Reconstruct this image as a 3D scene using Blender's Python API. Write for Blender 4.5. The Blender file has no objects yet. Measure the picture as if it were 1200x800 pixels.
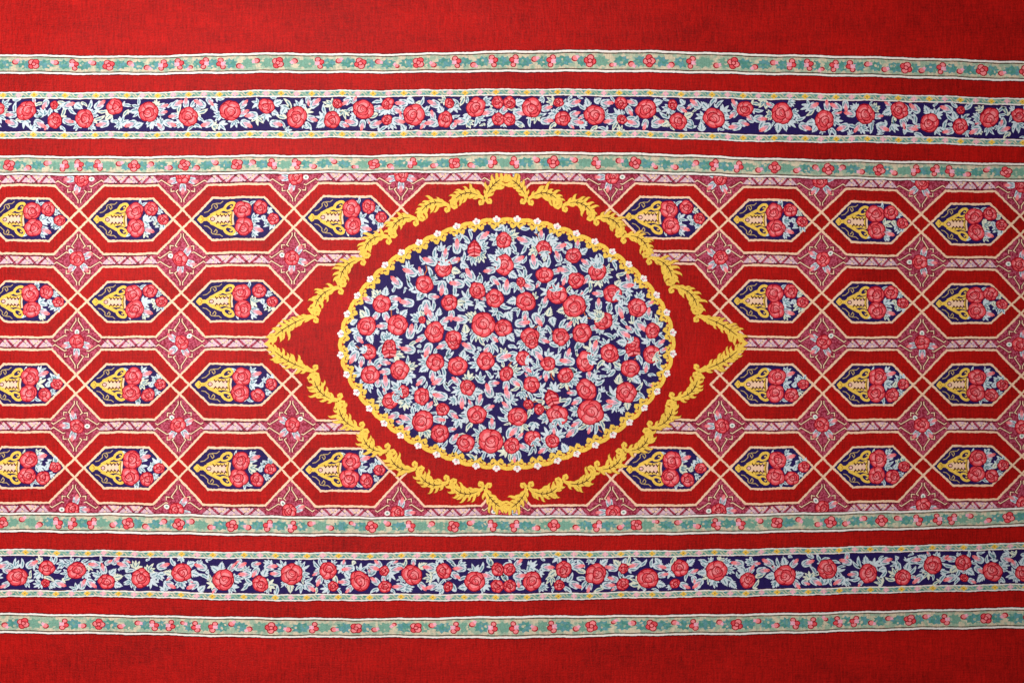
import bpy, math, random
from math import sin, cos, pi, radians, atan2, hypot
R = random.Random(7)
scene = bpy.context.scene
C = scene.collection

# ------------------------------------------------------------------ camera
PX = 0.002                     # metres per unit of the carpet drawing
cam_d = bpy.data.cameras.new('camera'); cam = bpy.data.objects.new('camera', cam_d)
C.objects.link(cam); scene.camera = cam
cam_d.lens = 50; cam_d.sensor_width = 36; cam_d.clip_end = 50
cam.location = (0, 0, 0.010 + 1200 * PX * 50 / 36)

# ------------------------------------------------------------------ world and lamps (indoor, no sky)
w = bpy.data.worlds.new('World'); scene.world = w; w.use_nodes = True
bg = w.node_tree.nodes['Background']
bg.inputs[0].default_value = (1.0, 0.97, 0.95, 1); bg.inputs[1].default_value = 0.13
def area(name, loc, target, size, power, col):
    d = bpy.data.lights.new(name, 'AREA'); d.shape = 'DISK'; d.size = size; d.energy = power; d.color = col
    o = bpy.data.objects.new(name, d); C.objects.link(o); o.location = loc
    v = [target[i] - loc[i] for i in range(3)]
    import mathutils
    o.rotation_euler = mathutils.Vector(v).to_track_quat('-Z', 'Y').to_euler()
    return o
area('ceiling_lamp', (-1.0, 0.45, 2.5), (-0.9, 0.42, 0), 0.9, 86, (1.0, 0.975, 0.955))
scene.view_settings.view_transform = 'Standard'
scene.view_settings.look = 'None'
scene.view_settings.exposure = 0.0
scene.view_settings.gamma = 1.0
scene.render.engine = 'CYCLES'

# ------------------------------------------------------------------ materials
def srgb(r, g, b):
    f = lambda c: (c/255/12.92) if c/255 <= 0.04045 else ((c/255+0.055)/1.055)**2.4
    return (f(r), f(g), f(b), 1)
def pile(name, rgb, fine=0.42, streak=0.26, wide=0.22, second=None, sheen=0.03, spec=0.09):
    m = bpy.data.materials.new(name); m.use_nodes = True
    nt = m.node_tree; N = nt.nodes; L = nt.links
    b = N['Principled BSDF']
    b.inputs['Roughness'].default_value = 0.52
    b.inputs['Specular IOR Level'].default_value = spec
    b.inputs['Sheen Weight'].default_value = sheen
    b.inputs['Sheen Roughness'].default_value = 0.45
    g = N.new('ShaderNodeNewGeometry')
    def noise(scale, vec, detail=2, rough=0.6):
        mp = N.new('ShaderNodeMapping'); mp.inputs['Scale'].default_value = vec
        L.new(g.outputs['Position'], mp.inputs['Vector'])
        n = N.new('ShaderNodeTexNoise'); n.inputs['Scale'].default_value = scale
        n.inputs['Detail'].default_value = detail; n.inputs['Roughness'].default_value = rough
        L.new(mp.outputs[0], n.inputs['Vector']); return n.outputs['Fac']
    n1 = noise(330, (1, 1, 1)); n2 = noise(1, (230, 26, 1)); n3 = noise(1, (3.2, 9, 1), 5, 0.65); n4 = noise(1, (20, 340, 1))
    def ma(op, a, bb):
        x = N.new('ShaderNodeMath'); x.operation = op
        for i, q in enumerate((a, bb)):
            if isinstance(q, (int, float)): x.inputs[i].default_value = q
            else: L.new(q, x.inputs[i])
        return x.outputs[0]
    tot = 1.0
    for n, a in ((n1, fine*2), (n2, streak*2), (n3, wide*2), (n4, streak*1.2)):
        t = ma('MULTIPLY', ma('SUBTRACT', n, 0.5), a)
        tot = ma('ADD', t, tot)
    base = N.new('ShaderNodeRGB'); base.outputs[0].default_value = rgb
    col = base.outputs[0]
    if second:
        s = N.new('ShaderNodeRGB'); s.outputs[0].default_value = second[0]
        ns = noise(second[1], (1, 1, 1), 1)
        mr = N.new('ShaderNodeMapRange'); L.new(ns, mr.inputs[0]); mr.inputs[1].default_value = 0.42; mr.inputs[2].default_value = 0.58
        mx = N.new('ShaderNodeMix'); mx.data_type = 'RGBA'
        L.new(mr.outputs[0], mx.inputs[0]); L.new(col, mx.inputs[6]); L.new(s.outputs[0], mx.inputs[7])
        col = mx.outputs[2]
    sc = N.new('ShaderNodeVectorMath'); sc.operation = 'SCALE'
    L.new(col, sc.inputs[0]); L.new(tot, sc.inputs['Scale'])
    L.new(sc.outputs[0], b.inputs['Base Color'])
    bp = N.new('ShaderNodeBump'); bp.inputs['Strength'].default_value = 0.8; bp.inputs['Distance'].default_value = 0.0011
    L.new(ma('ADD', n1, ma('MULTIPLY', n2, 0.5)), bp.inputs['Height'])
    bw = N.new('ShaderNodeBump'); bw.inputs['Strength'].default_value = 0.35; bw.inputs['Distance'].default_value = 0.02
    L.new(noise(1, (4, 3, 1), 2), bw.inputs['Height']); L.new(bw.outputs[0], bp.inputs['Normal'])
    L.new(bp.outputs[0], b.inputs['Normal'])
    return m
M = {
 'red':     pile('red_wool_pile', srgb(169, 14, 9), 0.56, 0.56, 0.50, sheen=0.03, spec=0.11),
 'crimson': pile('crimson_wool_pile', srgb(164, 9, 30)),
 'pink':    pile('rose_pink_pile', srgb(236, 84, 92)),
 'lpink':   pile('light_pink_pile', srgb(250, 140, 144)),
 'ppink':   pile('pale_pink_pile', srgb(246, 178, 196)),
 'navy':    pile('navy_wool_pile', srgb(38, 24, 84)),
 'cream':   pile('cream_silk_pile', srgb(250, 208, 174), 0.2, 0.12, 0.1),
 'white':   pile('white_silk_pile', srgb(248, 240, 234), 0.2, 0.12, 0.1),
 'gold':    pile('gold_silk_pile', srgb(244, 200, 84)),
 'ochre':   pile('ochre_silk_pile', srgb(190, 128, 40)),
 'tan':     pile('tan_silk_pile', srgb(196, 166, 108)),
 'beige':   pile('beige_silk_pile', srgb(214, 200, 172), second=(srgb(160, 182, 158), 70)),
 'teal':    pile('teal_wool_pile', srgb(84, 146, 134), second=(srgb(100, 154, 160), 90)),
 'sage':    pile('sage_wool_pile', srgb(120, 164, 144)),
 'mauve':   pile('mauve_wool_pile', srgb(140, 30, 52), 0.5, second=(srgb(190, 82, 106), 260)),
 'maroon':  pile('maroon_wool_pile', srgb(72, 8, 22)),
 'leaf':    pile('ice_blue_silk_pile', srgb(210, 222, 228)),
 'leafin':  pile('slate_teal_pile', srgb(112, 148, 160)),
 'leafgr':  pile('pale_green_pile', srgb(226, 228, 206)),
 'lav':     pile('lavender_silk_pile', srgb(218, 182, 194)),
 'stem':    pile('russet_wool_pile', srgb(188, 96, 48)),
}
fm = bpy.data.materials.new('floor_boards'); fm.use_nodes = True
_b = fm.node_tree.nodes['Principled BSDF']; _b.inputs['Roughness'].default_value = 0.6
_n = fm.node_tree.nodes.new('ShaderNodeTexNoise'); _n.inputs['Scale'].default_value = 8
_r = fm.node_tree.nodes.new('ShaderNodeValToRGB'); _r.color_ramp.elements[0].color = (0.25, 0.2, 0.16, 1); _r.color_ramp.elements[1].color = (0.34, 0.28, 0.22, 1)
fm.node_tree.links.new(_n.outputs[0], _r.inputs[0]); fm.node_tree.links.new(_r.outputs[0], _b.inputs['Base Color'])

# ------------------------------------------------------------------ the weave is not quite straight: drawing (u, v) -> carpet plane
XS = [0, 150, 300, 450, 600, 750, 900, 1050, 1200]
VL = [
 (60,   [64, 66, 62.5, 63.5, 60, 59.5, 64, 67.5, 72.5]),
 (85,   [86.5, 88, 86, 86, 84.7, 85, 88, 91.2, 95.7]),
 (104.5,[108, 108.5, 106.2, 106, 104.5, 105.6, 108.8, 111.2, 116]),
 (160,  [162.5, 162.5, 162, 161.7, 160, 161.7, 166.5, 168, 172]),
 (178.7,[182.5, 183.7, 182, 182, 178.7, 179.7, 185.5, 188.7, 192]),
 (202.5,[205, 205.5, 203.8, 202.5, 202.5, 203.7, 208, 211, 213.3]),
 (301,  [305, 305, 303.5, 302, 301, 301, 304, 307, 310]),
 (401.5,[402, 402, 402, 402, 401.5, 401, 402, 402.5, 403]),
 (500,  [498.5, 499, 499, 500, 500, 499, 499, 499, 498.5]),
 (603,  [600, 601, 603.7, 605, 603.5, 603.7, 601, 598, 594.5]),
 (627,  [622.5, 624.5, 627, 627.5, 627, 626, 623.7, 620.3, 616]),
 (645.5,[642.5, 644.5, 646.2, 647, 645.5, 644.5, 642, 638.7, 635.5]),
 (703,  [698.7, 699, 703, 703, 703, 700, 697.5, 693.7, 691]),
 (721,  [717.5, 720, 722.5, 723.7, 721, 720, 718, 714.5, 711]),
 (747,  [741, 742.5, 746, 746, 747, 744, 742, 737.5, 735]),
]
def cr(tab, x):
    t = (x - XS[0]) / 150.0
    i = max(0, min(len(tab) - 2, int(math.floor(t)))); f = max(-0.5, min(1.5, t - i))
    p1, p2 = tab[i], tab[i+1]
    if f < 0: return p1 + (p2 - p1) * f
    if f > 1: return p2 + (p2 - p1) * (f - 1)
    p0 = tab[i-1] if i > 0 else 2*p1 - p2
    p3 = tab[i+2] if i + 2 < len(tab) else 2*p2 - p1
    return 0.5*((2*p1)+(-p0+p2)*f+(2*p0-5*p1+4*p2-p3)*f*f+(-p0+3*p1-3*p2+p3)*f**3)
ST = [-12.5, -11, -8.5, -4, 0, 2.5, 4, 4.5, 4.5]
def warp(u, v):
    X = u + cr(ST, u) * (v - 400) / 660.0
    if v <= VL[0][0]: Y = v + cr(VL[0][1], X) - VL[0][0]
    elif v >= VL[-1][0]: Y = v + cr(VL[-1][1], X) - VL[-1][0]
    else:
        for i in range(len(VL) - 1):
            if v <= VL[i+1][0]:
                a, b = VL[i], VL[i+1]; f = (v - a[0]) / (b[0] - a[0])
                Y = cr(a[1], X) * (1 - f) + cr(b[1], X) * f; break
    Y += 0.35 * sin(X * 0.071 + v * 0.013) + 0.2 * sin(X * 0.193 + v * 0.03)   # hand-knotted waver
    return X, Y
Z0 = 0.010; LZ = 0.00022
def world(u, v, layer):
    X, Y = warp(u, v)
    return ((X - 600) * PX, (400 - Y) * PX, Z0 + layer * LZ)

# ------------------------------------------------------------------ mesh building
class MB:
    def __init__(self): self.P = []
    def poly(self, pts, mat, layer, skirt=False, knot=True):
        if knot:                                            # every outline steps from knot to knot
            q = []
            for i in range(len(pts)):
                a, c = pts[i], pts[(i+1) % len(pts)]; L = hypot(c[0]-a[0], c[1]-a[1])
                k = max(1, min(60, round(L/1.9)))
                for j in range(k):
                    w_ = .30 if j else .12
                    q.append((a[0]+(c[0]-a[0])*j/k+R.uniform(-w_, w_), a[1]+(c[1]-a[1])*j/k+R.uniform(-w_, w_)))
            pts = q
        self.P.append(([world(p[0], p[1], layer) for p in pts], mat, skirt)); return self
    def quadstrip(self, A, B, mat, layer):
        for i in range(len(A) - 1):
            self.poly([A[i], A[i+1], B[i+1], B[i]], mat, layer, False, False)
        return self
    def ribbon(self, pts, wid, mat, layer, step=5.0, jit=0.0, closed=False):
        P = []
        n = len(pts); rng = range(n if closed else n - 1)
        for i in rng:
            a, b = pts[i], pts[(i+1) % n]; L = hypot(b[0]-a[0], b[1]-a[1]); k = max(1, int(L/step))
            for j in range(k): P.append((a[0]+(b[0]-a[0])*j/k, a[1]+(b[1]-a[1])*j/k))
        if not closed: P.append(pts[-1])
        A, B = [], []; m = len(P)
        for i in range(m):
            if closed: p, q = P[i-1], P[(i+1) % m]
            else: p, q = P[max(0, i-1)], P[min(m-1, i+1)]
            c = P[i]
            d1 = (c[0]-p[0], c[1]-p[1]); d2 = (q[0]-c[0], q[1]-c[1])
            l1 = hypot(*d1) or 1; l2 = hypot(*d2) or 1
            if hypot(*d1) == 0: d1, l1 = d2, l2
            if hypot(*d2) == 0: d2, l2 = d1, l1
            n1 = (-d1[1]/l1, d1[0]/l1); n2 = (-d2[1]/l2, d2[0]/l2)
            nx, ny = n1[0]+n2[0], n1[1]+n2[1]; l = hypot(nx, ny) or 1; nx /= l; ny /= l
            dt = max(0.5, nx*n1[0]+ny*n1[1])
            ww = wid(i/(m-1)) if callable(wid) else wid
            h = ww/2/dt
            ja = R.uniform(-jit, jit); jb = R.uniform(-jit, jit)
            A.append((c[0]+nx*(h+ja), c[1]+ny*(h+ja))); B.append((c[0]-nx*(h+jb), c[1]-ny*(h+jb)))
        if closed: A.append(A[0]); B.append(B[0])
        return self.quadstrip(A, B, mat, layer)
    def build(self, name, parent=None):
        vs, fs, mi, mats = [], [], [], []
        for pts, mat, skirt in self.P:
            area2 = sum(pts[i-1][0]*pts[i][1]-pts[i][0]*pts[i-1][1] for i in range(len(pts)))
            if area2 < 0: pts = pts[::-1]
            if mat not in mats: mats.append(mat)
            o = len(vs); vs += pts; n = len(pts)
            fs.append(list(range(o, o+n))); mi.append(mats.index(mat))
            if skirt:
                zb = Z0 - 0.0004; vs += [(p[0], p[1], zb) for p in pts]
                for i in range(n):
                    j = (i+1) % n; fs.append([o+j, o+i, o+n+i, o+n+j]); mi.append(mats.index(mat))
        xs = [p[0] for p in vs]; ys = [p[1] for p in vs]
        c = ((min(xs)+max(xs))/2, (min(ys)+max(ys))/2, Z0)
        me = bpy.data.meshes.new(name)
        me.from_pydata([(p[0]-c[0], p[1]-c[1], p[2]-c[2]) for p in vs], [], fs)
        for k in mats: me.materials.append(M[k])
        me.polygons.foreach_set('material_index', mi)
        o = bpy.data.objects.new(name, me); C.objects.link(o)
        o['_c'] = c
        if parent is not None:
            pc = parent['_c']; o.parent = parent; o.location = (c[0]-pc[0], c[1]-pc[1], c[2]-pc[2])
        else: o.location = c
        return o
def xf(cx, cy, ang=0, sc=1, my=1, mx=1):
    ca, sa = cos(ang), sin(ang)
    def f(p):
        x, y = p[0]*sc*mx, p[1]*sc*my
        return (cx + x*ca - y*sa, cy + x*sa + y*ca)
    return f
def ell(cx, cy, rx, ry=None, n=10, a=0, ph=0):
    ry = rx if ry is None else ry
    return [(cx + rx*cos(2*pi*i/n+ph)*cos(a) - ry*sin(2*pi*i/n+ph)*sin(a), cy + rx*cos(2*pi*i/n+ph)*sin(a) + ry*sin(2*pi*i/n+ph)*cos(a)) for i in range(n)]
def mapp(f, pts): return [f(p) for p in pts]

# ------------------------------------------------------------------ motifs
def rose(cx, cy, r, parent, ang=None, base=4, name='rose', squash=None):
    """a full-blown woven rose: crimson ground, ring of petals, folded heart"""
    ang = R.uniform(0, 2*pi) if ang is None else ang
    sq = R.uniform(0.86, 1.0) if squash is None else squash
    f0 = xf(cx, cy, ang); f = lambda p: f0((p[0]*r*1.02, p[1]*r*sq*1.02))
    b = MB(); lob = R.choice([5, 5, 6]); ph = R.uniform(0, 6)
    ow = min(.17, 0.95/r)                                     # crimson outline between petals
    b.poly([f((.95*cos(t), .95*sin(t))) for t in [2*pi*i/18 for i in range(18)]], 'crimson', base, True)
    lay = [base + .1]
    def petal(x, y, rx, ry, a, mat, hi=None):
        lay[0] += .22
        b.poly(mapp(f, ell(x, y, rx, ry, 12, a, .3)), 'crimson', lay[0])
        ex, ey = -.02*cos(a), -.02*sin(a)
        b.poly(mapp(f, ell(x+ex, y+ey, max(.03, rx-ow), max(.03, ry-ow), 11, a, .1)), mat, lay[0]+.1)
        if hi and r > 6:
            b.poly(mapp(f, ell(x-.10*cos(a), y-.10*sin(a), (rx-ow)*.62, (ry-ow)*.72, 8, a)), hi, lay[0]+.16)
    for k in sorted(range(lob), key=lambda q: R.random()):
        t = ph+k*2*pi/lob+R.uniform(-.15, .15); d = R.uniform(.50, .58)
        petal(d*cos(t), d*sin(t), R.uniform(.42, .50), R.uniform(.50, .62), t, 'pink', 'lpink')
    ox, oy = R.uniform(-.12, .12), R.uniform(-.12, .12); ph2 = R.uniform(0, 6)
    petal(ox+.16*cos(ph2), oy+.16*sin(ph2), .46, .52, ph2, 'pink', 'lpink')
    petal(ox+.14*cos(ph2+2.4), oy+.14*sin(ph2+2.4), .40, .46, ph2+2.4, 'lpink')
    petal(ox+.12*cos(ph2-2.0), oy+.12*sin(ph2-2.0), .30, .38, ph2-2.0, 'pink', 'lpink')
    if r > 7:
        t = ph2+R.uniform(0, 3)
        b.ribbon(mapp(f, [(ox-.2*cos(t), oy-.2*sin(t)), (ox, oy), (ox+.2*cos(t+.9), oy+.2*sin(t+.9))]), .8, 'crimson', lay[0]+.4, 3)
    return b.build(name, parent)

def herring_rose(cx, cy, r, parent, ang, base=4):
    """closed rose drawn as a pointed bud with chevron petals"""
    f0 = xf(cx, cy, ang); f = lambda p: f0((p[0]*r, p[1]*r)); b = MB()
    b.poly(mapp(f, [(1.1, 0), (.7, .5), (.2, .82), (-.4, .82), (-.9, .45), (-1, 0), (-.9, -.45), (-.4, -.82), (.2, -.82), (.7, -.5)]), 'crimson', base, True)
    for s in (-1, 1):
        for k in range(4):
            x = -.72 + k*.4; h = (.66, .74, .62, .38)[k]
            b.poly(mapp(f, [(x, s*.06), (x+.27, s*.06), (x+.05, s*h), (x-.2, s*(h+.02))]), 'pink' if k % 2 else 'lpink', base+0.6)
    b.poly(mapp(f, [(.86, -.1), (1.02, 0), (.86, .1)]), 'pink', base+0.6)
    return b.build('rose', parent)

def blade(b, f, x0, y0, a, L, W, base, mat='leaf', core='leafin', bend=0.0):
    """one pointed leaf blade"""
    n = 6; A, B_, cA, cB = [], [], [], []
    for i in range(n+1):
        t = i/n; aa = a + bend*t
        x = x0 + L*t*cos(a+bend*t*.5); y = y0 + L*t*sin(a+bend*t*.5)
        w_ = W/2*(sin(pi*min(1, t*.9+.1))**.8 if t < 1 else 0) * (1 if i % 2 else .86)
        A.append((x - w_*sin(aa), y + w_*cos(aa))); B_.append((x + w_*sin(aa), y - w_*cos(aa)))
        if 1 <= i <= 4:
            wc = w_*.42
            cA.append((x - wc*sin(aa), y + wc*cos(aa))); cB.append((x + wc*sin(aa), y - wc*cos(aa)))
    b.poly(mapp(f, A + B_[::-1][1:]), mat, base, False)
    if core: b.poly(mapp(f, cA + cB[::-1]), core, base+0.35)

def spray(cx, cy, ang, size, parent, base=3, kind=None, name='leaf'):
    """a jagged woven leaf: several blades fanning from a stalk"""
    b = MB(); f = xf(cx, cy, ang)
    kind = R.choice('fffsl') if kind is None else kind
    mat = R.choice(['leaf', 'leaf', 'leaf', 'leaf', 'leafgr'])
    if kind == 'f':
        n = R.choice([4, 5, 6]); sp = radians(R.uniform(58, 80))
        for i in sorted(range(n), key=lambda q: -abs(q-(n-1)/2)):
            a = (i-(n-1)/2)/((n-1)/2)*sp
            blade(b, f, 0, 0, a, size*(1-.32*abs(a)/sp)*R.uniform(.88, 1.08), size*.31, base+(0.1*i), mat, 'leafin' if R.random() < .6 else None, R.uniform(-.5, .5))
    elif kind == 's':
        n = 4
        for i in range(n):
            for s in (-1, 1):
                blade(b, f, size*.16*i, 0, s*radians(62-9*i), size*(.56-.06*i), size*.19, base+.05*i+.02*s, mat, None, -s*.4)
        blade(b, f, 0, 0, 0, size, size*.28, base+.4, mat, 'leafin')
    else:
        blade(b, f, 0, 0, 0, size*1.15, size*.40, base, mat, 'leafin', R.choice([-.9, .9]))
        blade(b, f, 0, 0, R.choice([-.8, .8]), size*.55, size*.26, base+.1, mat, None)
    return b.build(name, parent)

def bud(cx, cy, ang, size, parent, base=3.4, name='rosebud'):
    """a rosebud half open in its sepals, tip along ang"""
    b = MB(); f0 = xf(cx, cy, ang); f = lambda p: f0((p[0]*size, p[1]*size))
    for s in (-1, 1):
        blade(b, lambda p: f0((p[0]*size, p[1]*size)), -.75, 0, s*.62, 1.35, .42, base, 'leaf', 'leafin', -s*.55)
        blade(b, f, -.8, 0, s*1.15, .75, .28, base+.1, 'leaf', None, -s*.8)
    b.poly(mapp(f, [(-.7, 0), (-.3, .34), (.3, .40), (.85, .12), (1, -.02), (.85, -.16), (.3, -.40), (-.3, -.34)]), 'leaf', base+.3, True)
    b.poly(mapp(f, [(-.45, 0), (-.1, .24), (.4, .3), (.95, .14), (.95, -.16), (.4, -.3), (-.1, -.24)]), 'ppink', base+.6)
    b.poly(mapp(f, [(.05, 0), (.4, .24), (.8, .24), (1.08, 0), (.8, -.24), (.4, -.24)]), 'lpink', base+.9)
    b.poly(mapp(f, [(.75, 0), (.85, .15), (1.1, .02), (.85, -.15)]), 'pink', base+1.1)
    for s in (-1, 1):
        b.poly(mapp(f, [(-.55, s*.07), (-.1, s*.1), (.25, s*.05), (-.1, s*.03)]), 'leafin', base+1.0)
    return b.build(name, parent)

# occupancy for filling a ground with leaves
class Occ:
    def __init__(self): self.s = set()
    def disc(self, x, y, r):
        for i in range(int(x-r), int(x+r)+2):
            for j in range(int(y-r), int(y+r)+2):
                if (i-x)**2+(j-y)**2 <= r*r: self.s.add((i, j))
    def test(self, x, y, ang, L, fan=True):
        pts = []
        for da in ((-.75, -.35, 0, .35, .75) if fan else (-.25, 0, .25)):
            for t in (.3, .55, .8, 1.0):
                l = L*t*(1 - .3*abs(da)/.75)
                pts.append((round(x+l*cos(ang+da)), round(y+l*sin(ang+da))))
        return pts

# ------------------------------------------------------------------ setting
fme = bpy.data.meshes.new('floor')
fme.from_pydata([(-3.5, -3, 0), (3.5, -3, 0), (3.5, 3, 0), (-3.5, 3, 0)], [], [(0, 1, 2, 3)])
fme.materials.append(fm)
fo = bpy.data.objects.new('floor', fme); C.objects.link(fo); fo['kind'] = 'structure'

# ------------------------------------------------------------------ carpet body
U0, U1, V0, V1 = -70, 1320, -70, 870
vs, fs = [], []
nu, nv = 60, 40
for j in range(nv+1):
    for i in range(nu+1):
        p = world(U0+(U1-U0)*i/nu, V0+(V1-V0)*j/nv, 0); vs.append(p)
for j in range(nv):
    for i in range(nu):
        a = j*(nu+1)+i; fs.append((a, a+nu+1, a+nu+2, a+1))
ring = [i for i in range(nu+1)] + [j*(nu+1)+nu for j in range(1, nv+1)] + [nv*(nu+1)+i for i in range(nu-1, -1, -1)] + [j*(nu+1) for j in range(nv-1, 0, -1)]
o = len(vs)
for k in ring: vs.append((vs[k][0], vs[k][1], 0.0005))
n = len(ring)
for k in range(n): fs.append((ring[k], ring[(k+1) % n], o+(k+1) % n, o+k))
fs.append([o+k for k in range(n)])
me = bpy.data.meshes.new('carpet'); me.from_pydata(vs, [], fs); me.materials.append(M['red'])
carpet = bpy.data.objects.new('carpet', me); C.objects.link(carpet); carpet['_c'] = (0, 0, 0)
carpet['label'] = 'hand-knotted red carpet with a rose-filled oval medallion, vase panels and floral border bands'
carpet['category'] = 'carpet'

# ------------------------------------------------------------------ lattice of octagons and lozenges
COLS = [-30, 90, 211.5, 342.5, 469, 593, 716, 843.5, 963.5, 1080.5, 1196.5, 1312]
STRIP = [207, 301, 401.5, 500, 599]
SH = 7.5                                     # half height of the strips between octagon rows
LW = 2.45
def octagon(u0, u1, row, plain=False):
    v0, v1 = STRIP[row], STRIP[row+1]
    cx, cy = (u0+u1)/2, (v0+v1)/2; hw = (u1-u0)/2; hh = (v1-v0)/2 - SH
    K = 11.0; fx = hw - 29                      # half of the flat side
    b = MB()
    outer = [(cx-fx, cy-hh), (cx+fx, cy-hh), (u1, cy-K), (u1-K, cy), (u1, cy+K), (cx+fx, cy+hh), (cx-fx, cy+hh), (u0, cy+K), (u0+K, cy), (u0, cy-K)]
    b.poly([(cx, cy)] + outer[:6], 'red', 0.4, False, False); b.poly([(cx, cy)] + outer[5:] + outer[:1], 'red', 0.4, False, False)
    cell = b.build('octagon_panel', carpet)
    for s in (-1, 1):
        MB().ribbon([(u0, cy+s*K), (cx-fx, cy+s*hh), (cx+fx, cy+s*hh), (u1, cy+s*K)], LW, 'cream', 1.6, 1.7, .4).build('frame_line', cell)
    if plain: return cell
    tx = hw - K; ix = tx - 24; ih = 24.3
    hexa = [(cx-tx, cy), (cx-ix, cy-ih), (cx+ix, cy-ih), (cx+tx, cy), (cx+ix, cy+ih), (cx-ix, cy+ih)]
    MB().poly(hexa, 'navy', 1.0, True).build('navy_panel', cell)
    MB().ribbon(hexa, LW, 'cream', 1.7, 1.7, .4, True).build('panel_frame', cell)
    my = 1 if row < 2 else -1
    f = xf(cx, cy, 0, 1, my, 1); sx = tx/49.0
    g = lambda p: f((p[0]*sx, p[1]))
    # vase lying with its mouth to the right
    b = MB()
    for s in (-1, 1):
        b.ribbon([g((x, s*y)) for x, y in [(-29, -4), (-23, -7.4), (-17, -10.6), (-12, -12.5)]], 3.6, 'gold', 1.8+.03*s, 2, .15)
        b.poly([g((x, s*y)) for x, y in ell(-9, -14.0, 7.4, 5.1, 16, -.62)], 'gold', 1.95)
        b.poly([g((x, s*y)) for x, y in ell(-9.0, -13.6, 4.5, 2.3, 10, -.62)], 'navy', 2.25)
        b.ribbon([g((x, s*y)) for x, y in [(-6.0, -13.2), (-7.6, -14.6), (-8.6, -13.4)]], 1.2, 'gold', 2.4, 2)
    prof = [(-43, 0.6), (-39.5, 4.8), (-37.5, 4.0), (-36.5, 2.2), (-33, 2.0), (-30, 4.4), (-25, 6.8), (-19, 7.2), (-12, 6.4), (-7, 8.4), (-5, 7.4)]
    b.poly([g(p) for p in prof] + [g((x, -y)) for x, y in prof[::-1]], 'gold', 2.0, True)
    inn = [(-31, 0), (-27, 3.4), (-21, 4.2), (-14, 4.0), (-9, 6.2)]
    b.poly([g(p) for p in inn] + [g((x, -y)) for x, y in inn[::-1][:-1]], 'cream', 2.3)
    b.ribbon([g(p) for p in ell(-27, 0, 2.4, 2.2, 8)], .9, 'maroon', 2.6, 5, 0, True)
    b.poly([g(p) for p in ell(-27, 0, 1.4, 1.2, 6)], 'ppink', 2.7)
    for s in (-1, 1):
        for k in range(4):
            x = -23 + k*4
            b.ribbon([g((x, s*5.8)), g((x+1.6, s*2.9)), g((x+3.2, s*4.6))], 1.25, 'maroon', 2.6, 5)
        b.ribbon([g((-13, s*1.6)), g((-10, s*3.2))], .8, 'ppink', 2.6, 5)
    b.ribbon([g((-6.4, -7.5)), g((-7.2, 0)), g((-6.4, 7.5))], .8, 'maroon', 2.6, 4)
    b.ribbon([g((-4.6, -7.5)), g((-5.6, 0)), g((-4.6, 7.5))], 1.8, 'cream', 2.5, 4)
    b.ribbon([g((-39, -3)), g((-36.6, 0)), g((-39, 3))], .7, 'ochre', 2.4, 4)
    b.build('vase', cell)
    for s in (-1, 1):
        b = MB()
        b.ribbon([g((x, s*y)) for x, y in [(-36, -7.5), (-32, -8.6), (-28.5, -12)] + ell(-25, -14.6, 3.2, 3.0, 8, 0, 2.6)[:7] + [(-25.5, -15.5)]], .95, 'tan', 1.8, 2)
        b.ribbon([g((x, s*y)) for x, y in [(-24, -18), (-19, -18), (-16, -20.6)]], .9, 'tan', 1.85, 2)
        b.build('scroll', cell)
    for x, y, r in [(4.5, -10, 11.2), (6.5, 9.3, 11.2), (23.5, -12.5, 8.8)]:
        p = g((x, y)); rose(p[0], p[1], r, cell, None, 3)
    p = g((37.5, 0.5)); rose(p[0], p[1], 7.2, cell, 0, 2.6, 'rose')
    for x, y, a, s_, k in [(13, -14, -2.2, 10, 'l'), (11, -15, -.9, 9, 'l'), (1, 13, 1.9, 8, 'l'), (15, 1, -.1, 12, 'f'), (31, -6, -.9, 6, 'l'), (38, 4, 2.7, 13, 'f'), (26, -3, 1.2, 8, 's'), (30, 3, 1.0, 8, 'f'), (16, 16, .3, 9, 'f'), (32, -9, -.2, 7, 'f')]:
        p = g((x, y)); a = a if my > 0 else -a
        spray(p[0], p[1], a, s_, cell, 2.2, k)
    p = g((19, 12)); bud(p[0], p[1], my*radians(18), 8.8, cell, 3.0)
    return cell

def lozenge(cx, sv, up, dn):
    """diamond between four octagons; up / dn its half heights"""
    b = MB()
    b.poly([(cx, sv-up), (cx+29, sv-SH), (cx+29, sv+SH), (cx, sv+dn), (cx-29, sv+SH), (cx-29, sv-SH)], 'mauve', 0.7)
    lo = b.build('lozenge', carpet)
    ky = max(up, dn)/37.5
    for sx in (-1, 1):
        for sy in (-1, 1):
            if (up if sy > 0 else dn) < 20: continue
            b = MB()
            for ln in ([(1.6, -29), (1.4, -25.5), (8, -15.5), (5.4, -13.6)], [(9.8, -15.2), (13.8, -15.6), (13.8, -11.6)], [(11.6, -8.2), (14.2, -9), (25.5, -1.8), (28, -3.6)]):
                P = [(cx+sx*x, sv+sy*y*ky) for x, y in ln]
                b.ribbon(P, 2.6, 'maroon', 1.1, 3); b.ribbon(P, 1.2, 'cream', 1.5, 3, .12)
            b.build('bracket_line', lo)
    t = R.choice([0, .35, .9, pi/2, pi, -pi/2, 2.4])
    rose(cx-2*cos(t), sv-2*sin(t), 9.3, lo, None, 2.4)
    for k, a in enumerate((0, 1.35, -1.35)):
        x, y = cx+11.5*cos(t+a), sv+11.5*sin(t+a)
        bud(x, y, t+a, 7.2, lo, 2.0)
    b = MB(); x, y = cx+14*cos(t+pi), sv+13*sin(t+pi)
    b.poly(ell(x, y, 3.4, 2.8, 9, t), 'white', 2.0, True); b.poly(ell(x, y, 1.6, 1.3, 6, t), 'sage', 2.4); b.build('petal', lo)
    return lo

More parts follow.
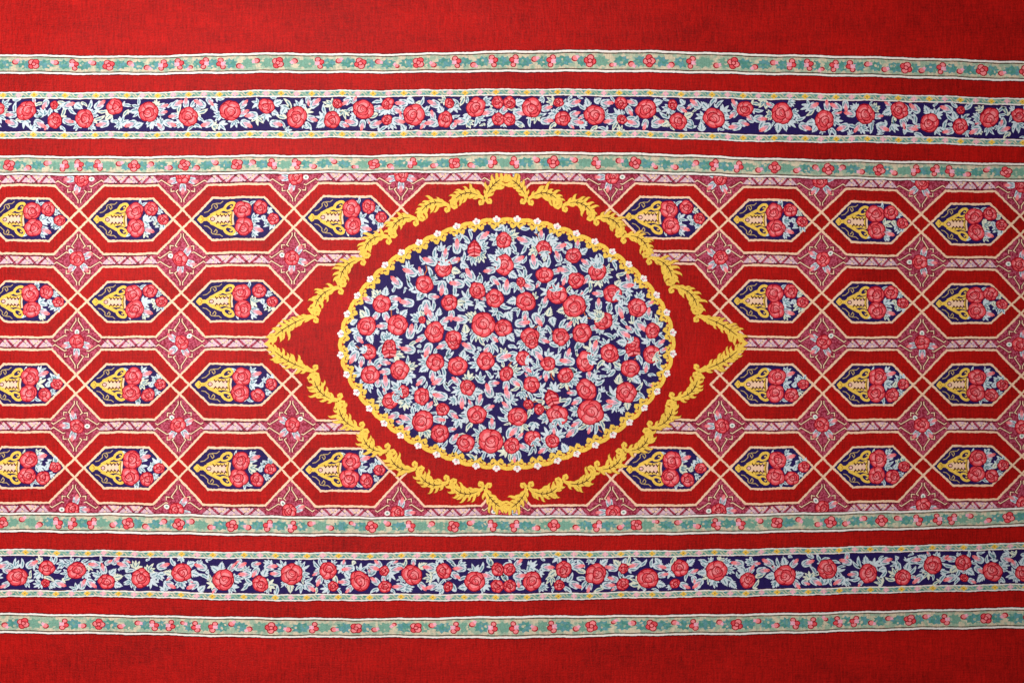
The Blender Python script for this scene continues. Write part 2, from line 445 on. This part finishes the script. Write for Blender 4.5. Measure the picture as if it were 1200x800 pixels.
def strip(u0, u1, sv):
    x0, x1 = u0+29, u1-29
    b = MB(); b.quadstrip([(x0+(x1-x0)*i/6, sv-SH) for i in range(7)], [(x0+(x1-x0)*i/6, sv+SH) for i in range(7)], 'mauve', 0.75)
    st = b.build('lattice_strip', carpet)
    n = 5; d = (x1-x0-2)/n
    b = MB()
    for k in range(n):
        c = x0+1+d*(k+.5); s = 1 if k % 2 else -1
        b.poly([(c-d*.70, sv-s*4.4), (c+d*.70, sv-s*4.4), (c, sv+s*4.6)], 'lav', 1.1+.03*k)
    for k in range(n+1):
        c = x0+1+d*k; s = 1 if k % 2 else -1
        if k < n: b.ribbon([(c, sv+s*5.4), (c+d, sv-s*5.4)], .95, 'maroon', 1.5, 4)
    for y in (-5.4, 5.4): b.ribbon([(x0, sv+y), (x1, sv+y)], 1.0, 'maroon', 1.45, 6, .15)
    b.build('zigzag', st)
    for k in range(n):
        c = x0+1+d*(k+.5); s = 1 if k % 2 else -1
        b = MB()
        for dx, dy in ((-3.3, -3.0), (0, -3.0), (3.3, -3.0), (-1.6, -.4), (1.6, -.4), (0, 2.0)):
            b.poly(ell(c+dx, sv+s*dy, 1.45, 1.3, 6), 'cream' if (k % 2) ^ (dx == 0) else 'lav', 1.9)
        b.build('floret', st)

for row in range(4):
    for k in range(len(COLS)-1):
        if k in (4, 5) and row in (1, 2): continue     # under the medallion
        octagon(COLS[k], COLS[k+1], row, k in (4, 5) or (k in (3, 6) and row in (1, 2)))
for row in range(4):
    cy = (STRIP[row]+STRIP[row+1])/2
    for k, u in enumerate(COLS):
        if k == 5: continue
        sq = [(u, cy-11), (u+11, cy), (u, cy+11), (u-11, cy)]
        b = MB(); b.poly(sq, 'red', .5); b.ribbon(sq, LW, 'cream', 1.75, 1.7, .4, True); b.build('crossing_square', carpet)
for i, sv in enumerate(STRIP):
    up = (sv-STRIP[i-1])/2-11 if i else 16.0
    dn = (STRIP[i+1]-sv)/2-11 if i < 4 else 16.0
    for k, u in enumerate(COLS):
        if k == 5 and i in (1, 2, 3): continue
        if k in (4, 6) and i in (1, 2, 3): continue
        lozenge(u, sv, up, dn)
    for k in range(len(COLS)-1):
        if k in (4, 5) and i in (1, 2, 3): continue
        strip(COLS[k], COLS[k+1], sv)

# ------------------------------------------------------------------ medallion
MX, MY = 593, 402
CURL = [(368, 369), (398, 335), (425, 301), (456, 277), (489, 256), (527, 241), (568, 234)]
TIPL, TIPT = (313, 402), (593, 207)
def quad(p, sx, sy): return (MX + sx*(p[0]-MX), MY + sy*(p[1]-MY))
def bulge(a, b, k, n=10):
    mx, my = (a[0]+b[0])/2, (a[1]+b[1])/2
    dx, dy = b[0]-a[0], b[1]-a[1]; L = hypot(dx, dy); nx, ny = -dy/L, dx/L
    if nx*(MX-mx)+ny*(MY-my) > 0: nx, ny = -nx, -ny
    c = (mx+nx*k*2, my+ny*k*2)
    return [((1-t)**2*a[0]+2*t*(1-t)*c[0]+t*t*b[0], (1-t)**2*a[1]+2*t*(1-t)*c[1]+t*t*b[1]) for t in [i/n for i in range(n+1)]]
seq = [TIPL] + CURL + [TIPT]
SPINE = []
for i in range(len(seq)-1):
    k = (5, 10, 10, 11, 10, 11, 11, 4)[i]
    SPINE.append(bulge(seq[i], seq[i+1], k))
edge = [p for s in SPINE for p in s[:-1]] + [TIPT]
full = ([quad(p, 1, 1) for p in edge] + [quad(p, -1, 1) for p in edge[::-1][1:]] + [quad(p, -1, -1) for p in edge[1:]] + [quad(p, 1, -1) for p in edge[::-1][1:-1]])
b = MB()
for i in range(len(full)):
    a, c = full[i], full[(i+1) % len(full)]
    for j in range(6):
        t0, t1 = j/6, (j+1)/6
        q = lambda p, t: (MX+(p[0]-MX)*t, MY+(p[1]-MY)*t)
        b.poly([q(a, t0), q(c, t0), q(c, t1), q(a, t1)] if j else [(MX, MY), q(c, t1), q(a, t1)], 'red', 7.0, False, False)
med = b.build('medallion', carpet)

def garland(sp, sx, sy, flip, first, last):
    """one acanthus spray of the gold garland"""
    P = [quad(p, sx, sy) for p in sp]
    if flip: P = P[::-1]
    b = MB(); n = len(P)-1; BL = 8.0
    L = sum(hypot(P[i+1][0]-P[i][0], P[i+1][1]-P[i][1]) for i in range(n))
    def at(t):
        x = t*n; i = min(n-1, int(x)); f = x-i
        d = atan2(P[i+1][1]-P[i][1], P[i+1][0]-P[i][0])
        return P[i][0]+(P[i+1][0]-P[i][0])*f, P[i][1]+(P[i+1][1]-P[i][1])*f, d
    b.ribbon(P, lambda t: 2.4+5.6*sin(pi*t)**.8, 'gold', BL+1.2, 2, .3)
    k = max(4, int(L/6.0))
    for i in range(k):
        t = .14+.72*i/(k-1); x, y, d = at(t)
        for s in (-1, 1):
            l = (5.0+6.8*sin(pi*t)**1.2)*R.uniform(.72, 1.2)*(1.1 if (s > 0) == (i % 2 == 0) else .9)
            f = xf(x+R.uniform(-.6, .6), y+R.uniform(-.6, .6), d+s*radians(R.uniform(52, 84)), 1, s)
            o_ = [(0, -1.8), (l*.35, -2.0), (l*.7, -2.2), (l*.88, -2.2), (l*1.06, -3.5), (l*1.02, -1.3), (l*.84, .2), (l*.5, 1.2), (0, 1.6)]
            o_ = [(p[0], p[1]*1.32) for p in o_]
            b.poly(mapp(f, o_), 'ochre', BL+.05*i+.01*s)
            b.poly(mapp(f, [(p[0]*.94, p[1]*.76) for p in o_]), 'gold', BL+.6+.05*i+.01*s)
    x, y, d = at(.97); f = xf(x, y, d)
    # end leaf and vein
    vein = [at(.18+.62*i/6)[:2] for i in range(7)]
    b.ribbon(vein, lambda t: .5+.9*t*(1.1-t)*2.2, 'maroon', BL+1.6, 3)
    for i in range(3):
        x, y, d = at(.34+.14*i)
        for s in (-1, 1):
            b.ribbon([(x, y), (x+3.6*cos(d+s*.8), y+3.6*sin(d+s*.8))], .75, 'maroon', BL+1.5+.03*i+.01*s, 4)
    return b.build('garland_spray', med)
def curl(p, sx, sy, tang):
    c = quad(p, sx, sy); ix, iy = MX-c[0], MY-c[1]; d = atan2(iy, ix)
    b = MB(); BL = 8.6
    f = xf(c[0], c[1], d)
    for s in (-1, 1):
        b.ribbon(mapp(f, [(-8, s*7.5), (-3, s*2.6), (1.5, s*1.6), (4.5, s*3.4), (4.6, s*6.2), (2.2, s*7)]), 3.0, 'gold', BL+.1*s, 2, .15)
        b.poly(mapp(f, ell(2.2, s*5.6, 2.7, 2.5, 9)), 'gold', BL+.4+.02*s, True)
        b.ribbon(mapp(f, [(1.0, s*4.2), (2.6, s*4.2), (2.8, s*5.6)]), .8, 'ochre', BL+.8, 2)
    return b.build('garland_curl', med)
for sx in (1, -1):
    for sy in (1, -1):
        for i, sp in enumerate(SPINE):
            garland(sp, sx, sy, i < 7, i == 0, i == 7)
        for p in CURL: curl(p, sx, sy, 0)
for p in (TIPL, (2*MX-TIPL[0], TIPL[1]), TIPT, (TIPT[0], 2*MY-TIPT[1])):
    b = MB(); d = atan2(p[1]-MY, p[0]-MX)
    f = xf(p[0], p[1], d)
    b.poly(mapp(f, [(-5, -5), (-1, -3.5), (4, 0), (-1, 3.5), (-5, 5), (-6, 2.5), (-3, 0), (-6, -2.5)]), 'gold', 10.4, True); b.build('garland_tip', med)

# oval: navy ground and gold rim
EA, EB, EN = 191.0, 141.5, 1.82
def oval(t, da=0.0):
    c, s = cos(t), sin(t)
    x = math.copysign(abs(c)**(2/EN), c); y = math.copysign(abs(s)**(2/EN), s)
    return (MX+1+(EA+da)*x, MY+.5+(EB+da)*y)
NT = 720
raw = [oval(2*pi*i/NT) for i in range(NT)]
cum = [0]
for i in range(NT): cum.append(cum[-1]+hypot(raw[(i+1) % NT][0]-raw[i][0], raw[(i+1) % NT][1]-raw[i][1]))
PER = cum[-1]
def on(s):
    """point and outward normal at arc length s"""
    s %= PER
    lo, hi = 0, NT
    while hi-lo > 1:
        m_ = (lo+hi)//2
        if cum[m_] <= s: lo = m_
        else: hi = m_
    f = (s-cum[lo])/max(1e-6, cum[lo+1]-cum[lo]); a = raw[lo]; c = raw[(lo+1) % NT]
    a2 = raw[(lo-3) % NT]; c2 = raw[(lo+4) % NT]
    dx, dy = c2[0]-a2[0], c2[1]-a2[1]; l = hypot(dx, dy) or 1
    return a[0]+(c[0]-a[0])*f, a[1]+(c[1]-a[1])*f, dy/l, -dx/l
b = MB(); rim_pts = [on(PER*i/120)[:2] for i in range(120)]
for i in range(120):
    a, c = rim_pts[i], rim_pts[(i+1) % 120]
    for j in range(4):
        q = lambda p, t: (MX+(p[0]-MX)*t, MY+(p[1]-MY)*t)
        b.poly([q(a, j/4), q(c, j/4), q(c, (j+1)/4), q(a, (j+1)/4)] if j else [(MX, MY), q(c, .25), q(a, .25)], 'navy', 7.6, False, False)
b.build('navy_oval', med)
NF = 44; UN = PER/NF
s_top = PER*.75
for k in range(NF):
    s0 = s_top+UN*(k+.5)
    b = MB()
    def off(ds, dn):
        x, y, nx, ny = on(s0+ds); return (x+nx*dn, y+ny*dn)
    U = UN
    b.ribbon([off(U*t, d) for t, d in ((0, 0.2), (.12, 2.0), (.3, 4.0), (.5, 4.6), (.7, 4.0), (.88, 2.0), (1, .2))], 4.6, 'gold', 8.6, 2, .25)
    for s in (-1, 1):
        b.ribbon([off(s*.5+0, 1), off(s*2.0, -3.0), off(s*4.4, -5.0), off(s*6.6, -3.4)], 3.0, 'gold', 8.8+.05*s, 2, .15)
        e = off(s*5.8, -2.4); b.poly(ell(e[0], e[1], 2.2, 2.0, 8), 'gold', 9.0)
        e2 = off(U*.5+s*3.0, .6); b.poly(ell(e2[0], e2[1], 2.4, 2.0, 7), 'gold', 8.7+.02*s)
        b.ribbon([off(U*.5+s*1.5, 1.6), off(U*.5+s*4, 2.4)], .6, 'ochre', 9.1, 3)
    b.build('rim_scroll', med)
    b = MB()
    for dx, dn in ((0, 7.2), (-2.7, 5.2), (2.7, 5.2), (-1.5, 3.2), (1.5, 3.2)):
        e = off(dx, dn); b.poly(ell(e[0], e[1], 1.95, 1.8, 7), 'white', 9.3+.02*dx)
    e = off(0, 4.9); b.poly(ell(e[0], e[1], 1.5, 1.2, 6), 'ppink', 9.8)
    e = off(0, 3.4); b.ribbon([off(-1.4, 3.2), off(1.4, 3.2)], .7, 'maroon', 9.9, 3)
    b.build('rim_flower', med)

# roses as drawn in the oval, four quarters at 5.162 units per carpet unit
Q = 5.162
ROSES = [
 (390, 250, [(1035,162,50),(1035,310,66),(670,330,56),(553,425,56),(875,468,52),(980,512,56),(705,540,52),(295,545,58),(205,680,60),(392,672,64),(615,715,66),(912,670,78),(1030,690,56),(730,755,52),(540,640,24),(345,795,40)]),
 (590, 250, [(245,215,52),(425,255,50),(250,375,54),(440,405,50),(570,355,58),(325,490,63),(135,535,63),(428,560,70),(660,490,58),(605,655,60),(810,570,58),(900,710,50),(475,725,62),(160,745,58),(345,745,54),(105,415,32),(785,790,46)]),
 (390, 400, [(225,200,58),(405,170,62),(220,60,50),(620,125,56),(755,150,62),(815,275,50),(925,115,56),(540,330,54),(430,300,40),(350,355,52),(545,480,70),(650,555,58),(805,610,58),(955,600,76),(870,440,60),(665,410,42),(730,8,42),(1050,195,48)]),
 (590, 400, [(170,5,42),(120,105,46),(270,135,46),(170,260,50),(375,205,50),(495,125,64),(640,75,60),(895,80,58),(765,165,60),(740,310,66),(500,295,68),(525,430,82),(325,445,68),(85,455,64),(50,630,52),(175,585,52),(295,600,45),(215,410,34),(150,380,32)]),
]
HER = [(390,250,855,215,50,-90),(390,400,340,45,54,-100),(590,400,780,40,54,-100),(590,400,290,340,52,-110)]
BUDS = [
 (390, 250, [(905,145,-40),(750,205,-90),(590,285,200),(470,350,200),(385,415,225),(660,445,95),(755,425,185),(830,375,-120),(450,535,190),(565,560,90),(775,640,185),(1050,450,-85),(470,715,-80)]),
 (590, 250, [(130,165,200),(335,205,-20),(185,300,-100),(375,345,190),(80,285,-30),(740,440,-10),(705,590,70),(825,680,40),(725,725,30),(205,640,55),(110,665,-5)]),
 (390, 400, [(460,45,190),(575,45,110),(825,35,210),(1030,95,-15),(645,235,150),(322,250,-95),(655,330,190),(782,355,90),(945,300,-110),(1060,330,-110),(450,465,200),(130,90,120)]),
 (590, 400, [(550,45,-75),(205,75,50),(390,120,190),(70,535,130),(415,545,135),(670,370,190)]),
]
occ = Occ(); RP = []
for ox, oy, L_ in ROSES:
    for x, y, r in L_:
        X, Y, r_ = ox+x/Q, oy+y/Q, r/Q
        rose(X, Y, r_, med, None, 10.2)
        if R.random() < .3:
            a = R.uniform(0, 2*pi); spray(X+r_*.35*cos(a), Y+r_*.35*sin(a), a, r_*1.05, med, 13.5, 'f')
        occ.disc(X, Y, r_*.92); RP.append((X, Y, r_))
for ox, oy, x, y, r, a in HER:
    X, Y, r_ = ox+x/Q, oy+y/Q, r/Q
    herring_rose(X, Y, r_, med, radians(a), 10.2); occ.disc(X, Y, r_*.9); RP.append((X, Y, r_))
for ox, oy, L_ in BUDS:
    for x, y, a in L_:
        X, Y = ox+x/Q, oy+y/Q
        bud(X, Y, radians(a), 9.6, med, 9.6)
        for t in (-4, 0, 4): occ.disc(X+t*cos(radians(a)), Y+t*sin(radians(a)), 4.0)
def inside(x, y, m): return (abs(x-MX-1)/(EA-m))**EN + (abs(y-MY)/(EB-m))**EN < 1
def fill(parent, RP, occ, okf, tries, base, sizes, lim=.16):
    n = 0
    for k in range(tries):
        sz = sizes[0] + (sizes[1]-sizes[0])*(1-k/tries)*R.uniform(.8, 1)
        if R.random() < .5 and RP:
            X, Y, r = R.choice(RP); a = R.uniform(0, 2*pi); x, y = X+r*.9*cos(a), Y+r*.9*sin(a); a += R.uniform(-.5, .5)
        else:
            X, Y, r = R.choice(RP); x, y = X+R.uniform(-24, 24), Y+R.uniform(-24, 24); a = R.uniform(0, 2*pi)
        fan = R.random() < .72
        pts = occ.test(x, y, a, sz, fan)
        if not all(okf(p[0], p[1]) for p in pts): continue
        hit = sum(p in occ.s for p in pts)/len(pts)
        if hit > lim: continue
        if fan and R.random() < .3: bud(x+sz*.5*cos(a), y+sz*.5*sin(a), a, sz*.62, parent, base)
        else: spray(x, y, a, sz, parent, base, ('f' if R.random() < .7 else 's') if fan else 'l')
        for p in pts: occ.disc(p[0], p[1], 1.45)
        n += 1
    return n
nleaf = fill(med, RP, occ, lambda x, y: inside(x, y, 3), 18000, 9.0, (6.0, 13.0), .13)
for k in range(26):
    X, Y, r = R.choice(RP); a = R.uniform(0, 2*pi)
    P = [(X+r*cos(a), Y+r*sin(a)), (X+(r+6)*cos(a+.2), Y+(r+6)*sin(a+.2)), (X+(r+11)*cos(a+.1), Y+(r+11)*sin(a+.1))]
    if all(inside(p[0], p[1], 4) for p in P):
        MB().ribbon(P, 1.3, 'stem', 8.7, 2).build('stem', med)
print('medallion leaves', nleaf)

# ------------------------------------------------------------------ border bands (a step above the lattice they cover)
def line(b, v, wid, mat, layer, jit=.32):
    n = 620
    A, B_ = [], []
    for i in range(n+1):
        u = U0+(U1-U0)*i/n; j = R.uniform(-jit, jit); k = R.uniform(-jit, jit)
        A.append((u, v-wid/2+j)); B_.append((u, v+wid/2+k))
    b.quadstrip(A, B_, mat, layer)
def mir(L_, c=590, sc=1.012):
    out = []
    for it in L_:
        out.append((it[0], 1)+tuple(it[1:]))
        if abs(it[0]-c) > 2: out.append((c+(c-it[0])*sc, -1)+tuple(it[1:]))
    return out
G1 = [(-38,'B'),(-16,'R'),(12,'B'),(34,'R'),(60,'B'),(81,'H'),(104,'B'),(122,'R'),(147,'B'),(167,'B'),(186,'E'),(205,'H'),(219,'b'),(235,'J'),(255,'F'),(276,'B'),(297,'B'),(322,'R'),(342,'B'),(371,'H'),(394,'B'),(420,'R'),(441,'B'),(464,'b'),(489,'R'),(507,'B'),(534,'H'),(554,'B'),(577.5,'H')]
G2 = [(-44,'R'),(-20,'B'),(7,'R'),(30,'B'),(51,'B'),(72,'E'),(89,'H'),(112,'F'),(136,'B'),(154,'R'),(174,'B'),(196,'B'),(213,'R'),(228,'B'),(250,'B'),(275,'R'),(294,'B'),(317,'F'),(345,'H'),(366,'B'),(390,'B'),(413,'b'),(437,'R'),(456,'B'),(482,'E'),(507,'B'),(532,'R'),(551,'B'),(577,'E')]
def ring_petal(b, x, y, r, base, mat='lpink'):
    b.poly(ell(x, y, r, r*.92, 10), 'crimson', base); b.poly(ell(x, y, r-1.15, r*.92-1.1, 8), mat, base+.4)
def gflower(u, v, kind, m, s, parent, base):
    b = MB()
    if kind == 'R':
        a = R.uniform(0, pi)
        for k in range(4):
            t = a+k*pi/2; ring_petal(b, u+3.3*cos(t), v+3.7*sin(t), 4.5, base+.5*k, 'lpink' if k % 2 else 'pink')
        ring_petal(b, u, v, 3.1, base+2.4)
        return b.build('rose', parent)
    if kind in 'Bb':
        r = 3.9 if kind == 'B' else 2.9; a = R.choice([0, pi])+R.uniform(-.8, .8)
        b.poly(ell(u, v, r, r*.9, 10), 'crimson', base, True)
        b.poly(ell(u-1.1*cos(a), v-1.1*sin(a), r-.5, r*.9-.7, 9), 'lpink', base+.4)
        f = xf(u-1.0*cos(a), v-1.0*sin(a), a+pi)
        b.poly(mapp(f, [(1.5, -2.2), (5.2, -1.6), (4.6, 0), (5.6, 1.4), (1.5, 2.2)]), 'ppink', base+.7)
        return b.build('rosebud', parent)
    d = 1 if kind in 'HE' else -1
    if kind in 'HJ': pts = [(-1.5, -4.6), (2.6, -1.6), (1.2, 4.2)]
    else: pts = [(1, -4.3), (2.6, .3), (-2, 4.2)]
    for k, (x, y) in enumerate(pts):
        ring_petal(b, u+d*m*x, v+s*y, 3.9-.2*k, base+.5*k, 'lpink' if k != 1 else 'pink')
    f = xf(u-d*m*1.2, v, 0 if d*m < 0 else pi)
    b.poly(mapp(f, [(-1.5, -2.2), (4.5, -2.4), (3.5, 0), (4.5, 2.4), (-1.5, 2.2)]), 'ppink', base+1.8)
    return b.build('rosebud', parent)
def guard(v0, v1, lst, s):
    BL = 11.0
    b = MB(); vm = (v0+v1)/2
    line(b, vm, v1-v0, 'beige', BL, 0)
    band = b.build('guard_band', carpet)
    for side, v in ((1, v0), (-1, v1)):
        b = MB(); line(b, v+side*1.1, 2.1, 'white', BL+.6); line(b, v-side*.3, .9, 'maroon', BL+.3, .1)
        b.build('white_stripe', band)
        b = MB(); line(b, v+side*3.2, 1.1, 'maroon', BL+.5, .12); b.build('dark_stripe', band)
    fl = sorted([q for q in mir(lst) if U0+6 < q[0] < U1-6])
    for i, (u, m, kd) in enumerate(fl):
        dv = 0
        if kd == 'B': dv = s*(3.2 if i % 2 else -2.6)
        if kd == 'b': dv = s*4
        gflower(u, vm+dv, kd, m, s, band, BL+2)
        if i+1 < len(fl):
            c = (u+fl[i+1][0])/2; gap = fl[i+1][0]-u; hw = max(5, gap/2-1.0)
            b = MB(); n = 18; H = (v1-v0)/2-5.2
            pts = [(c+hw*(1 if k % 2 else .68)*cos(2*pi*k/n)*R.uniform(.85, 1.12), vm+H*(1 if k % 2 else .7)*sin(2*pi*k/n)*R.uniform(.85, 1.0)) for k in range(n)]
            b.poly(pts, 'teal' if R.random() < .75 else 'sage', BL+.7, True)
            for k in range(3):
                x, y = c+R.uniform(-.5, .5)*hw, vm+R.uniform(-.5, .5)*H
                b.poly(ell(x, y, R.uniform(1.5, 2.6), R.uniform(1, 1.8), 6, R.uniform(0, 3)), R.choice(['sage', 'beige', 'sage']), BL+1.1+.1*k)
            b.build('leaf_clump', band)
guard(60, 85, G1, 1); guard(178.7, 202.5, G2, 1); guard(603, 627, G2, -1); guard(721, 747, G1, -1)

MR = [(-38,4,12),(-9,-8,10),(26,-5,12.8),(60,6.5,10),(59,-12,5.5),(95,4,12),(130,-10,10.5),(170,-4.5,12.5),(217,2.5,12.5),(266,-4.5,13.2),(309,-9,10.5),(345,3,13.5),(387,7,10.8),(393,-11.5,6.5),(424,-5,13.2),(453,-12,8),(452,7,6.5),(484,2,13.2),(521,7,10),(526,-11.5,6.5),(557,-6,12.5),(583,-11.5,8),(583.5,8,8)]
MBUD = [(203,-13,-30),(231,-13,-150),(195,11,20),(240,11,160),(285,12,30),(292,2,180),(150,11,160),(117,11,170),(75,-13,-20),(42,11,30),(112,-13,-40),(320,12,10),(366,-13,-40),(411,10,190),(438,12,-20),(465,9,10),(470,-13,180),(505,11,170),(508,-12,200),(540,10,180),(572,0,170),(10,10,200)]
def main_border(v0, v1, s):
    BL = 11.0; vm = (v0+v1)/2; g = 8.0
    b = MB(); line(b, vm, v1-v0-2*g, 'navy', BL, 0); band = b.build('floral_border', carpet)
    for side, v in ((1, v0), (-1, v1)):
        b = MB(); line(b, v+side*g/2, g, 'white', BL+.5); line(b, v+side*g/2, g-2.6, 'beige', BL+.8, .1); line(b, v-side*.2, .9, 'maroon', BL+.3, .1); line(b, v+side*(g+.1), 1.1, 'maroon', BL+.45, .1)
        st = b.build('edge_strip', band)
        u = U0+14; k = 0; W = 36.4/2
        b = MB()
        while u < U1-20:
            c0 = v+side*g/2; h = 2.45
            for q in (-1, 1):
                b.poly([(u+q*2.6, c0+q*h), (u+q*8.5, c0+q*h), (u+q*5.8, c0-q*h*.2)], 'teal', BL+1.0)
                b.poly([(u+q*3.4, c0-q*h), (u+q*7.8, c0-q*h), (u+q*10.2, c0+q*h*.2)], 'sage', BL+1.05)
                b.poly([(u+q*.5, c0+h), (u+q*3, c0+h*.2), (u+q*2.5, c0+h)], 'teal', BL+1.02)
            u += W
        b.build('leaf_zigzag', st)
        u = U0+14; k = 0
        while u < U1-20:
            b = MB(); c0 = v+side*g/2
            mat = 'gold' if k % 2 else 'ppink'
            for dx, dy in ((-2, 0), (2, 0), (0, -1.7), (0, 1.7)): b.poly(ell(u+dx, c0+dy, 1.5 if k % 2 == 0 else 1.8, 1.4, 6), mat, BL+1.4)
            b.poly(ell(u, c0, .9, .8, 5), 'cream' if k % 2 == 0 else 'ochre', BL+1.7); b.build('floret', st)
            u += W; k += 1
    occ = Occ(); RP = []
    for u, m, dv, r in mir(MR):
        if not (U0+8 < u < U1-8): continue
        rose(u, vm+s*dv, r*.98, band, None, BL+2.6); occ.disc(u, vm+s*dv, r*.9); RP.append((u, vm+s*dv, r))
    for u, m, dv, a in mir(MBUD):
        if not (U0+8 < u < U1-8): continue
        aa = radians(a); aa = aa if m > 0 else pi-aa
        aa = aa if s > 0 else -aa
        x, y = u, vm+s*dv*.95
        bud(x, y, aa, 8.4, band, BL+2)
        for t in (-4, 0, 4): occ.disc(x+t*cos(aa), y+t*sin(aa), 3.4)
    hl = (v1-v0)/2-g-.3
    n = fill(band, RP, occ, lambda x, y: abs(y-vm) < hl and U0 < x < U1, 20000, BL+1.2, (6.0, 12.5), .16)
    print('border leaves', n)
main_border(104.5, 160, 1); main_border(645.5, 703, -1)

for ob in C.objects:
    if '_c' in ob: del ob['_c']
